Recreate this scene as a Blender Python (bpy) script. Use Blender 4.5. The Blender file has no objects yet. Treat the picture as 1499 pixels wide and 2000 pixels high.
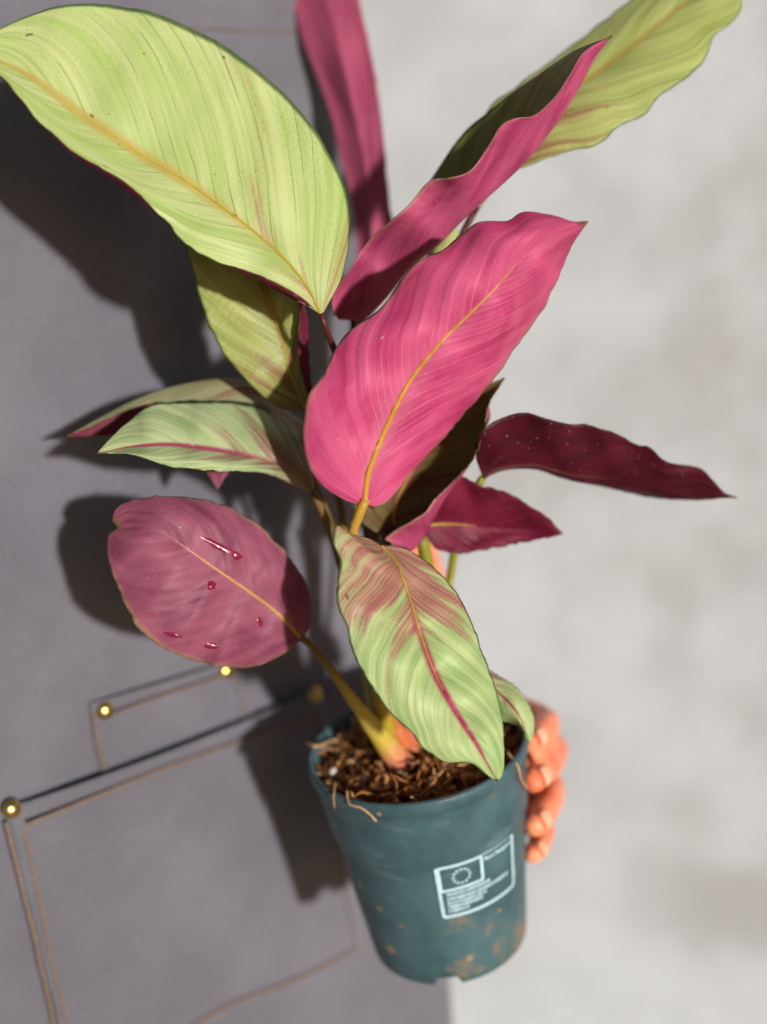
import bpy, bmesh, math, random
from mathutils import Vector, Matrix, noise

# ------------------------------------------------------------------ camera, light
scene = bpy.context.scene
C = scene.collection
R = math.radians
PITCH = R(15)
CAM = Vector((0, 0, 1.45))
FPX = 1000 / math.tan(R(24))                 # focal length in photo pixels (photo 1499 x 2000)
RIGHT = Vector((1, 0, 0))
FWD = Vector((0, math.cos(PITCH), -math.sin(PITCH)))
DOWN = Vector((0, -math.sin(PITCH), -math.cos(PITCH)))

cam = bpy.data.cameras.new('camera'); camo = bpy.data.objects.new('camera', cam); C.objects.link(camo)
camo.location = CAM; camo.rotation_euler = (math.pi/2 - PITCH, 0, 0)
cam.sensor_fit = 'VERTICAL'; cam.sensor_height = 36; cam.lens = 18 / math.tan(R(24))
cam.clip_start = .02; cam.clip_end = 200
cam.dof.use_dof = True; cam.dof.focus_distance = .535; cam.dof.aperture_fstop = 2.4
scene.camera = camo

SUN = (.57*RIGHT + .03*DOWN - 1.0*FWD).normalized()      # towards the sun
w = bpy.data.worlds.new('World'); scene.world = w; w.use_nodes = True
nt = w.node_tree; bg = nt.nodes['Background']
sky = nt.nodes.new('ShaderNodeTexSky'); sky.sky_type = 'NISHITA'; sky.sun_disc = False
sky.sun_elevation = math.asin(SUN.z); sky.sun_rotation = math.atan2(SUN.x, SUN.y)
nt.links.new(sky.outputs[0], bg.inputs[0]); bg.inputs[1].default_value = .05
sl = bpy.data.lights.new('sun', 'SUN'); sl.energy = 4.3; sl.angle = R(2.5); sl.color = (1, .975, .95)
so = bpy.data.objects.new('sun', sl); C.objects.link(so); so.location = (1, -2, 3)
so.rotation_euler = SUN.to_track_quat('Z', 'Y').to_euler()
vs = scene.view_settings; vs.view_transform = 'Standard'; vs.look = 'None'; vs.exposure = 0; vs.gamma = 1

# ------------------------------------------------------------------ helpers
def W(px, py, d):
    return CAM + RIGHT*((px-749.5)/FPX*d) + DOWN*((py-1000)/FPX*d) + FWD*d
def ray(px, py):
    return (RIGHT*((px-749.5)/FPX) + DOWN*((py-1000)/FPX) + FWD)
def lerp(a, b, t): return a + (b-a)*t
def lin(r, g, b):
    f = lambda c: (c/255/12.92 if c/255 <= .04045 else ((c/255+.055)/1.055)**2.4)
    return (f(r), f(g), f(b), 1)
def link(name, me, mats=(), parent=None, smooth=True):
    o = bpy.data.objects.new(name, me); C.objects.link(o)
    for m in mats: me.materials.append(m)
    if smooth: me.polygons.foreach_set('use_smooth', [True]*len(me.polygons))
    if parent: o.parent = parent; o.matrix_parent_inverse = parent.matrix_world.inverted()
    return o
def empty(name, loc):
    o = bpy.data.objects.new(name, None); C.objects.link(o); o.location = loc; o.empty_display_size = .03
    o.matrix_world = Matrix.Translation(loc)
    return o
def tag(o, label=None, cat=None, group=None, kind=None):
    if label: o['label'] = label
    if cat: o['category'] = cat
    if group: o['group'] = group
    if kind: o['kind'] = kind
    return o
def mesh(name, v, f):
    me = bpy.data.meshes.new(name); me.from_pydata([tuple(p) for p in v], [], f); me.update(); return me

def resample(pts, n):
    """Catmull-Rom through pts (tuples), n samples, by chord length in the first two components."""
    pts = [tuple(map(float, p)) for p in pts]
    k = len(pts[0])
    if len(pts) == 2:
        return [tuple(lerp(pts[0][c], pts[1][c], i/(n-1)) for c in range(k)) for i in range(n)]
    P = [tuple(2*pts[0][c]-pts[1][c] for c in range(k))] + pts + [tuple(2*pts[-1][c]-pts[-2][c] for c in range(k))]
    dense = []
    for s in range(1, len(P)-2):
        p0, p1, p2, p3 = P[s-1:s+3]
        for j in range(24):
            t = j/24
            dense.append(tuple(.5*((2*p1[c]) + (-p0[c]+p2[c])*t + (2*p0[c]-5*p1[c]+4*p2[c]-p3[c])*t*t
                         + (-p0[c]+3*p1[c]-3*p2[c]+p3[c])*t**3) for c in range(k)))
    dense.append(pts[-1])
    L = [0]
    for a, b in zip(dense, dense[1:]):
        L.append(L[-1] + math.hypot(b[0]-a[0], b[1]-a[1]) + 1e-6)
    out = []; j = 0
    for i in range(n):
        s = L[-1]*i/(n-1)
        while j < len(L)-2 and L[j+1] < s: j += 1
        t = min(1, max(0, (s-L[j])/(L[j+1]-L[j])))
        out.append(tuple(lerp(dense[j][c], dense[j+1][c], t) for c in range(k)))
    return out
def resample_list(vals, n):
    out = []
    for i in range(n):
        x = i/(n-1)*(len(vals)-1); k = min(int(x), len(vals)-2); t = x-k
        t = t*t*(3-2*t) if len(vals) > 2 else t
        out.append(lerp(vals[k], vals[k+1], t))
    return out

def tube(pts, radii, seg=10, cap=True):
    """tube mesh data along 3-D points"""
    v = []; f = []; n = len(pts)
    up = Vector((.3, .2, 1)).normalized()
    for i, p in enumerate(pts):
        t = (pts[min(i+1, n-1)] - pts[max(i-1, 0)]).normalized()
        x = t.cross(up)
        if x.length < 1e-4: x = t.cross(Vector((1, 0, 0)))
        x.normalize(); y = t.cross(x)
        for k in range(seg):
            a = 2*math.pi*k/seg
            v.append(p + (x*math.cos(a) + y*math.sin(a))*radii[i])
    for i in range(n-1):
        for k in range(seg):
            a = i*seg+k; b = i*seg+(k+1) % seg
            f.append((a, b, b+seg, a+seg))
    if cap:
        f.append(tuple(reversed(range(seg)))); f.append(tuple(range((n-1)*seg, n*seg)))
    return v, f

# ------------------------------------------------------------------ node helper
class NT:
    def __init__(s, name):
        s.m = bpy.data.materials.new(name); s.m.use_nodes = True; s.t = s.m.node_tree; s.t.nodes.clear()
        s.out = s.t.nodes.new('ShaderNodeOutputMaterial')
    def n(s, typ, ins=None, **kw):
        nd = s.t.nodes.new(typ)
        for k, v in kw.items(): setattr(nd, k, v)
        for k, v in (ins or {}).items(): s.put(nd.inputs[k], v)
        return nd
    def put(s, sock, v):
        if isinstance(v, bpy.types.NodeSocket): s.t.links.new(v, sock)
        else: sock.default_value = v
    def ma(s, op, a, b=0., c=None, clamp=False):
        nd = s.t.nodes.new('ShaderNodeMath'); nd.operation = op; nd.use_clamp = clamp
        s.put(nd.inputs[0], a); s.put(nd.inputs[1], b)
        if c is not None: s.put(nd.inputs[2], c)
        return nd.outputs[0]
    def sm(s, x, lo, hi, o0=0., o1=1.):
        nd = s.t.nodes.new('ShaderNodeMapRange'); nd.interpolation_type = 'SMOOTHSTEP'
        s.put(nd.inputs[0], x); nd.inputs[1].default_value = lo; nd.inputs[2].default_value = hi
        nd.inputs[3].default_value = o0; nd.inputs[4].default_value = o1
        return nd.outputs[0]
    def mix(s, fac, a, b, mode='MIX'):
        nd = s.t.nodes.new('ShaderNodeMix'); nd.data_type = 'RGBA'; nd.blend_type = mode
        s.put(nd.inputs[0], fac); s.put(nd.inputs[6], a); s.put(nd.inputs[7], b)
        return nd.outputs[2]
    def xyz(s, x, y, z=0.):
        nd = s.t.nodes.new('ShaderNodeCombineXYZ')
        for i, q in enumerate((x, y, z)): s.put(nd.inputs[i], q)
        return nd.outputs[0]
    def noise(s, vec, scale=1., detail=2., rough=.5, dist=0.):
        nd = s.n('ShaderNodeTexNoise', {'Vector': vec, 'Scale': scale, 'Detail': detail, 'Roughness': rough, 'Distortion': dist})
        return nd.outputs[0]
    def vor(s, vec, scale, out=0, **kw):
        nd = s.n('ShaderNodeTexVoronoi', {'Vector': vec, 'Scale': scale}, **kw)
        return nd.outputs[out]
    def bump(s, h, strength, dist, normal=None):
        nd = s.n('ShaderNodeBump', {'Height': h, 'Strength': strength, 'Distance': dist})
        if normal: s.put(nd.inputs['Normal'], normal)
        return nd.outputs[0]
    def pbr(s, col, rough=.5, spec=.4, normal=None, **extra):
        nd = s.n('ShaderNodeBsdfPrincipled', {'Base Color': col, 'Roughness': rough, 'Specular IOR Level': spec})
        if normal: s.put(nd.inputs['Normal'], normal)
        for k, v in extra.items(): s.put(nd.inputs[k.replace('_', ' ')], v)
        return nd.outputs[0]
    def done(s, surf):
        s.t.links.new(surf, s.out.inputs[0]); return s.m

def obj_co(m): return m.n('ShaderNodeTexCoord').outputs['Object']

def simple(name, col, rough=.6, spec=.3, nscale=60., var=.25, bump=.0, bscale=200., **extra):
    m = NT(name); co = obj_co(m)
    k = m.noise(co, nscale, 4.)
    c = m.mix(m.sm(k, .3, .7), tuple(x*(1-var) for x in col[:3])+(1,), tuple(min(1, x*(1+var)) for x in col[:3])+(1,))
    nrm = m.bump(m.noise(co, bscale, 3.), bump, .001) if bump else None
    return m.done(m.pbr(c, rough, spec, nrm, **extra))

# ------------------------------------------------------------------ leaf materials
def leaf_coords(m, seed):
    uv = m.n('ShaderNodeUVMap', uv_map='leaf_uv').outputs[0]
    sp = m.n('ShaderNodeSeparateXYZ', {0: uv})
    u = m.ma('MULTIPLY_ADD', sp.outputs[0], 2., -1.); v = sp.outputs[1]
    a = m.ma('ABSOLUTE', u); sg = m.ma('SIGN', u)
    wv = m.ma('SUBTRACT', m.ma('SUBTRACT', v, m.ma('MULTIPLY', a, .26)), m.ma('MULTIPLY', m.ma('MULTIPLY', a, a), .10))
    side = m.ma('MULTIPLY_ADD', sg, 3.7, seed*7.13)
    return u, v, a, wv, side

def leaf_upper(name, green, pale, red, seed, red_amt=.5, red_far=.6, rib=lin(196, 170, 60), ribred=lin(170, 70, 90),
               rib_to=.75, margin=lin(60, 90, 50), trans=.30, spots=.5, gloss=.42, specl=.35):
    m = NT(name); u, v, a, wv, side = leaf_coords(m, seed)
    band = m.noise(m.xyz(m.ma('MULTIPLY', wv, 13.), side, m.ma('MULTIPLY', a, .9)), 1., 3., .55)
    fine = m.noise(m.xyz(m.ma('MULTIPLY', wv, 62.), side, m.ma('MULTIPLY', a, .5)), 1., 2., .6)
    grain = m.noise(m.xyz(m.ma('MULTIPLY', u, 45.), m.ma('MULTIPLY', v, 150.), seed), 1., 3., .7)
    blot = m.noise(m.xyz(m.ma('MULTIPLY', u, 1.6), m.ma('MULTIPLY', v, 3.), seed+4.), 1., 2.)
    col = m.mix(m.sm(m.ma('ADD', band, m.ma('MULTIPLY', m.ma('SUBTRACT', grain, .5), .5)), .36, .66), green, pale)
    col = m.mix(m.sm(blot, .35, .7, 0, .45), col, pale)
    # red flames running along the veins, strongest near the base
    rb = m.noise(m.xyz(m.ma('MULTIPLY', wv, 12.), m.ma('ADD', side, 11.), m.ma('MULTIPLY', a, .8)), 1., 4., .6)
    rb = m.ma('ADD', rb, m.ma('MULTIPLY', m.ma('SUBTRACT', grain, .5), .42))
    fall = m.sm(m.ma('ADD', v, m.ma('MULTIPLY', a, .12)), 0., red_far, red_amt, -.25)
    rmask = m.sm(m.ma('ADD', rb, m.ma('MULTIPLY', fall, .38)), .54, .74)
    col = m.mix(m.ma('MULTIPLY', rmask, m.sm(fine, .30, .62, .42, .92)), col, red)
    # thin dark lateral veins
    vein = m.sm(m.ma('ABSOLUTE', m.ma('SUBTRACT', m.ma('FRACT', m.ma('ADD', m.ma('MULTIPLY', wv, 23.), m.ma('MULTIPLY', band, 1.5))), .5)), .0, .045, 1., 0.)
    vein = m.ma('MULTIPLY', vein, m.sm(fine, .40, .62))
    col = m.mix(m.ma('MULTIPLY', vein, .6), col, tuple(x*.32 for x in green[:3])+(1,))
    col = m.mix(m.sm(fine, .34, .72, .0, .24), col, tuple(x*.55 for x in green[:3])+(1,))
    # red flush beside the rib, then rib
    fl = m.ma('MULTIPLY', m.sm(a, .02, .11, 1., 0.), m.sm(v, .12, .5, .25, 1.))
    fl = m.ma('MULTIPLY', fl, m.sm(m.noise(m.xyz(m.ma('MULTIPLY', v, 16.), side, seed), 1., 3.), .12, .42))
    col = m.mix(fl, col, ribred)
    rm = m.ma('MULTIPLY', m.sm(m.ma('ADD', a, m.ma('MULTIPLY', v, .016)), .016, .034, 1., 0.), m.sm(v, rib_to-.25, rib_to, 1., 0.))
    col = m.mix(m.ma('MULTIPLY', rm, .85), col, rib)
    # blemishes
    if spots:
        pv = m.xyz(m.ma('MULTIPLY', u, 4.), m.ma('MULTIPLY', v, 12.), seed)
        vd = m.n('ShaderNodeTexVoronoi', {'Vector': pv, 'Scale': 1.15})
        sz = m.n('ShaderNodeSeparateXYZ', {0: vd.outputs['Color']})
        thr = m.ma('MULTIPLY', m.sm(sz.outputs[0], 1-.55*spots, 1.), .11)
        dd = m.ma('ADD', vd.outputs['Distance'], m.ma('MULTIPLY', m.ma('SUBTRACT', grain, .5), .12))
        sp = m.ma('MULTIPLY', m.ma('LESS_THAN', dd, thr), .72)
        col = m.mix(sp, col, lin(92, 84, 28))
        vd2 = m.n('ShaderNodeTexVoronoi', {'Vector': pv, 'Scale': 4.6})
        sz2 = m.n('ShaderNodeSeparateXYZ', {0: vd2.outputs['Color']})
        sp2 = m.ma('LESS_THAN', vd2.outputs['Distance'], m.ma('MULTIPLY', m.sm(sz2.outputs[0], .86, 1.), .14))
        col = m.mix(m.ma('MULTIPLY', sp2, .6), col, lin(80, 82, 30))
    # margin
    col = m.mix(m.ma('MULTIPLY', m.sm(m.ma('ADD', a, m.ma('MULTIPLY', blot, .03)), .975, 1.0), .8), col, margin)
    col = m.mix(m.sm(v, .985, .995), col, lin(90, 60, 35))
    h = m.ma('ADD', m.ma('MULTIPLY', band, .9), m.ma('ADD', m.ma('MULTIPLY', fine, .4), m.ma('MULTIPLY', grain, .12)))
    h = m.ma('SUBTRACT', h, m.ma('MULTIPLY', vein, .5))
    nrm = m.bump(h, .5, .0009)
    rough = m.sm(grain, .3, .8, gloss-.06, gloss+.14)
    d = m.pbr(col, rough, specl, nrm)
    tr = m.n('ShaderNodeBsdfTranslucent', {'Color': m.mix(.5, col, m.mix(1., col, (1, 1, .55, 1), 'MULTIPLY'))}).outputs[0]
    return m.done(m.n('ShaderNodeMixShader', {0: trans, 1: d, 2: tr}).outputs[0])

def leaf_under(name, pink, deep, seed, veinc=None, margin=lin(196, 150, 120), trans=.30, veinamt=.5, gloss=.5, specl=.28, marks=0., margin_amt=.7, tipc=lin(110, 95, 50)):
    m = NT(name); u, v, a, wv, side = leaf_coords(m, seed)
    veinc = veinc or tuple(min(1, x*1.25+.05) for x in pink[:3])+(1,)
    band = m.noise(m.xyz(m.ma('MULTIPLY', wv, 11.), side, m.ma('MULTIPLY', a, 1.1)), 1., 4., .55)
    grain = m.noise(m.xyz(m.ma('MULTIPLY', u, 50.), m.ma('MULTIPLY', v, 160.), seed), 1., 3., .7)
    blot = m.noise(m.xyz(m.ma('MULTIPLY', u, 1.7), m.ma('MULTIPLY', v, 4.), seed+9.), 1., 4., .6, .6)
    fine = m.noise(m.xyz(m.ma('MULTIPLY', wv, 70.), side, m.ma('MULTIPLY', a, .6)), 1., 2., .6)
    col = m.mix(m.sm(m.ma('ADD', m.ma('MULTIPLY', band, .45), m.ma('MULTIPLY', blot, .55)), .33, .62), deep, pink)
    ve = m.sm(m.ma('ABSOLUTE', m.ma('SUBTRACT', m.ma('FRACT', m.ma('ADD', m.ma('MULTIPLY', wv, 34.), m.ma('MULTIPLY', band, .5))), .5)), 0., .13, 1., 0.)
    ve = m.ma('MULTIPLY', ve, m.sm(m.ma('ADD', fine, m.ma('MULTIPLY', a, -.12)), .34, .6))
    col = m.mix(m.ma('MULTIPLY', ve, veinamt), col, veinc)
    col = m.mix(m.sm(fine, .35, .8, .0, .12), col, tuple(x*.6 for x in deep[:3])+(1,))
    col = m.mix(m.sm(grain, .56, .85, 0., .16), col, veinc)
    # pale flush beside rib and at the base
    col = m.mix(m.ma('MULTIPLY', m.sm(a, .02, .30, 1., 0.), m.sm(v, .0, .55, .55, .08)), col, veinc)
    if marks:
        pv = m.xyz(m.ma('MULTIPLY', u, 4.), m.ma('MULTIPLY', v, 9.), seed)
        vd = m.n('ShaderNodeTexVoronoi', {'Vector': pv, 'Scale': 2.})
        sz = m.n('ShaderNodeSeparateXYZ', {0: vd.outputs['Color']})
        sp = m.ma('LESS_THAN', m.ma('ADD', vd.outputs['Distance'], m.ma('MULTIPLY', m.ma('SUBTRACT', grain, .5), .3)), m.ma('MULTIPLY', m.sm(sz.outputs[0], 1-.35*marks, 1.), .12))
        col = m.mix(m.ma('MULTIPLY', sp, .7), col, lin(225, 175, 165))
        vd = m.n('ShaderNodeTexVoronoi', {'Vector': pv, 'Scale': 8.5})
        sz = m.n('ShaderNodeSeparateXYZ', {0: vd.outputs['Color']})
        sp = m.ma('LESS_THAN', vd.outputs['Distance'], m.ma('MULTIPLY', m.sm(sz.outputs[0], 1-.2*marks, 1.), .2))
        col = m.mix(m.ma('MULTIPLY', sp, .55), col, lin(232, 196, 196))
    col = m.mix(m.ma('MULTIPLY', m.sm(m.ma('ADD', a, m.ma('MULTIPLY', blot, .12)), .99, 1.07), margin_amt), col, margin)
    col = m.mix(m.sm(v, .965, .995), col, tipc)
    h = m.ma('ADD', m.ma('MULTIPLY', band, .8), m.ma('ADD', m.ma('MULTIPLY', fine, .35), m.ma('MULTIPLY', grain, .12)))
    h = m.ma('ADD', h, m.ma('MULTIPLY', blot, .55))
    nrm = m.bump(h, .4, .001)
    d = m.pbr(col, m.sm(grain, .3, .8, gloss-.05, gloss+.12), specl, nrm)
    tr = m.n('ShaderNodeBsdfTranslucent', {'Color': col}).outputs[0]
    return m.done(m.n('ShaderNodeMixShader', {0: trans, 1: d, 2: tr}).outputs[0])

def stalk_mat(name, c0, c1, c2):
    """colour along the stalk: c0 at the leaf, c1 middle, c2 at the soil"""
    m = NT(name)
    uv = m.n('ShaderNodeUVMap', uv_map='leaf_uv').outputs[0]
    sp = m.n('ShaderNodeSeparateXYZ', {0: uv}); v = sp.outputs[1]
    g = m.noise(m.xyz(m.ma('MULTIPLY', sp.outputs[0], 22.), m.ma('MULTIPLY', v, 9.), 1.), 1., 4., .6)
    vv = m.ma('ADD', v, m.ma('MULTIPLY', m.ma('SUBTRACT', g, .5), .12))
    col = m.mix(m.sm(vv, .1, .6), c0, c1); col = m.mix(m.sm(vv, .72, .97), col, c2)
    col = m.mix(m.sm(g, .35, .75, 0, .4), col, m.mix(1., col, (.45, .42, .4, 1), 'MULTIPLY'))
    d = m.pbr(col, .4, .4, m.bump(g, .4, .0006))
    tr = m.n('ShaderNodeBsdfTranslucent', {'Color': col}).outputs[0]
    return m.done(m.n('ShaderNodeMixShader', {0: .2, 1: d, 2: tr}).outputs[0])

# ------------------------------------------------------------------ setting: wall, floor
def wall_material():
    m = NT('wall_plaster'); co = obj_co(m)
    big = m.noise(co, 1.3, 2., .5, .3); mid = m.noise(co, 7., 5., .6); fin = m.noise(co, 140., 4., .65)
    c = m.mix(m.sm(big, .32, .68), lin(177, 180, 184), lin(154, 153, 151))
    c = m.mix(m.sm(mid, .36, .66, 0, .5), c, lin(194, 197, 201))
    c = m.mix(m.sm(fin, .4, .7, 0, .18), c, lin(150, 146, 138))
    return m.done(m.pbr(c, .85, .2, m.bump(m.ma('ADD', fin, m.ma('MULTIPLY', mid, 3.)), .35, .004)))
WALL_Y = 1.50
def plane_grid(name, o, ux, uy, nx, ny, disp, mat, kind='structure'):
    v = []; f = []
    nrm = ux.cross(uy).normalized()
    for j in range(ny+1):
        for i in range(nx+1):
            p = o + ux*(i/nx) + uy*(j/ny)
            v.append(p + nrm*disp*noise.noise(p*2.5))
    for j in range(ny):
        for i in range(nx):
            a = j*(nx+1)+i; f.append((a, a+1, a+nx+2, a+nx+1))
    return tag(link(name, mesh(name, v, f), [mat]), kind=kind)
plane_grid('wall', Vector((-3.5, WALL_Y, -.02)), Vector((7, 0, 0)), Vector((0, 0, 3.2)), 70, 32, .006, wall_material())
plane_grid('floor', Vector((-3.5, -4, 0)), Vector((7, 0, 0)), Vector((0, 5.53, 0)), 40, 40, .0,
           simple('floor_screed', lin(176, 166, 146), .8, .2, 6., .1, .3, 90.))

# ------------------------------------------------------------------ plant pot
RIM = W(815, 1447, .625)
RAYN = ray(815, 1447).normalized()
_t = (RIGHT*.17 + DOWN*.985); _t = (_t - RAYN*_t.dot(RAYN)).normalized()
AX = -(RAYN*.50 + _t*.866).normalized()           # pot axis, upwards
H = .126; RT = .0605; RB = .0445
POT0 = RIM - AX*H                                  # centre of the pot's bottom
px_ = (RIGHT - AX*RIGHT.dot(AX)).normalized(); py_ = AX.cross(px_)
POTM = Matrix((( px_.x, py_.x, AX.x, POT0.x), (px_.y, py_.y, AX.y, POT0.y), (px_.z, py_.z, AX.z, POT0.z), (0, 0, 0, 1)))
POTI = POTM.inverted()
def pot_r(z): return RB + (RT-.0022-RB)*min(1, max(0, z/H))
def pot_hit(px, py):
    o = POTI @ CAM; d = (POTI.to_3x3() @ ray(px, py)).normalized()
    lo, best = .3, None
    t = .3
    while t < 1.2:
        p = o + d*t
        if 0 <= p.z <= H and math.hypot(p.x, p.y) <= pot_r(p.z): return math.atan2(p.y, p.x), p.z
        t += .0002
    return None
pot = bpy.data.objects.new('plant_pot', None); C.objects.link(pot); pot.matrix_world = POTM; pot.empty_display_size = .02
tag(pot, 'dark teal plastic nursery pot with printed pale frame, held in a hand', 'plant pot')

def pot_material():
    m = NT('pot_plastic'); co = obj_co(m)
    z = m.n('ShaderNodeSeparateXYZ', {0: co}).outputs[2]
    n1 = m.noise(co, 30., 4., .6); n2 = m.noise(co, 75., 5., .7, .5); n3 = m.noise(co, 420., 3.)
    c = m.mix(m.sm(n1, .3, .7), lin(56, 82, 87), lin(76, 104, 109))
    film = m.noise(m.n('ShaderNodeMapping', {0: co, 3: (14., 14., 60.)}).outputs[0], 1., 4., .6, .6)
    c = m.mix(m.sm(film, .56, .8, 0., .45), c, lin(140, 162, 164))
    low = m.sm(z, .0, .075, .075, .0)
    dirt = m.ma('ADD', m.ma('MULTIPLY', n2, .6), m.ma('MULTIPLY', n1, .4))
    dm = m.sm(m.ma('ADD', dirt, low), .585, .70)
    c = m.mix(m.ma('MULTIPLY', dm, .75), c, lin(140, 112, 74))
    vd = m.n('ShaderNodeTexVoronoi', {'Vector': co, 'Scale': 95.})
    cx = m.n('ShaderNodeSeparateXYZ', {0: vd.outputs['Color']})
    spk = m.ma('LESS_THAN', vd.outputs['Distance'], m.ma('MULTIPLY', m.sm(m.ma('ADD', cx.outputs[0], m.ma('MULTIPLY', low, 2.)), .86, 1.05), .28))
    c = m.mix(m.ma('MULTIPLY', spk, .8), c, lin(165, 138, 100))
    return m.done(m.pbr(c, m.sm(n2, .3, .7, .38, .55), .4, m.bump(m.ma('ADD', n3, m.ma('MULTIPLY', n2, 2.)), .25, .0006)))
POTMAT = pot_material()
def build_pot():
    NOTCH = pot_hit(866, 1868) or (-1.4, .002)
    na = NOTCH[0]
    prof = [(RB-.006, .0065), (RB-.0035, .003), (RB-.0018, .0006), (RB-.0008, .0002), (RB+.0, .001), (pot_r(.006), .006)]
    for z in [.012, .02, .035, .05, .065, .075, .080]: prof.append((pot_r(z), z))
    prof += [(pot_r(.0815)+.0004, .0815), (pot_r(.083)+.0011, .083), (pot_r(.0845)+.0013, .0845)]
    for z in [.092, .1, .108]: prof.append((pot_r(z)+.0012, z))
    prof += [(RT-.0025, .1165), (RT-.0012, .118), (RT-.0002, .1195), (RT, .122), (RT, .1245), (RT-.0006, .1258), (RT-.0016, H), (RT-.0026, .1257), (RT-.0031, .124)]
    for z in [.115, .1, .07, .04, .012]: prof.append((pot_r(z)-.0016, z))
    prof += [(.02, .008), (.0005, .008)]
    SEG = 220; v = []; f = []
    for i, (r, z) in enumerate(prof):
        for k in range(SEG):
            a = 2*math.pi*k/SEG
            da = abs((a-na+math.pi) % (2*math.pi)-math.pi)*RB
            zz = z
            if i < 6 and da < .0075: zz = max(z, .0058*min(1, (.0075-da)/.0018))
            rr = r + .0005*noise.noise(Vector((math.cos(a)*1.3, math.sin(a)*1.3, z*20)))*(1 if z > .02 else .3)
            v.append((rr*math.cos(a), rr*math.sin(a), zz))
    n = len(prof)
    for i in range(n-1):
        for k in range(SEG):
            a = i*SEG+k; b = i*SEG+(k+1) % SEG
            f.append((a, b, b+SEG, a+SEG))
    f.append(tuple(range((n-1)*SEG, n*SEG)))
    v2 = [(p[0]*(RB-.0065)/(RB-.006), p[1]*(RB-.0065)/(RB-.006), .0066) for p in v[:SEG]]
    base = len(v); v += v2; f.append(tuple(reversed(range(base, base+SEG))))
    for k in range(SEG): f.append((base+k, base+(k+1) % SEG, (k+1) % SEG, k))
    o = link('pot_body', mesh('pot_body', v, f), [POTMAT]); o.parent = pot
    return o
build_pot()

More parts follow.
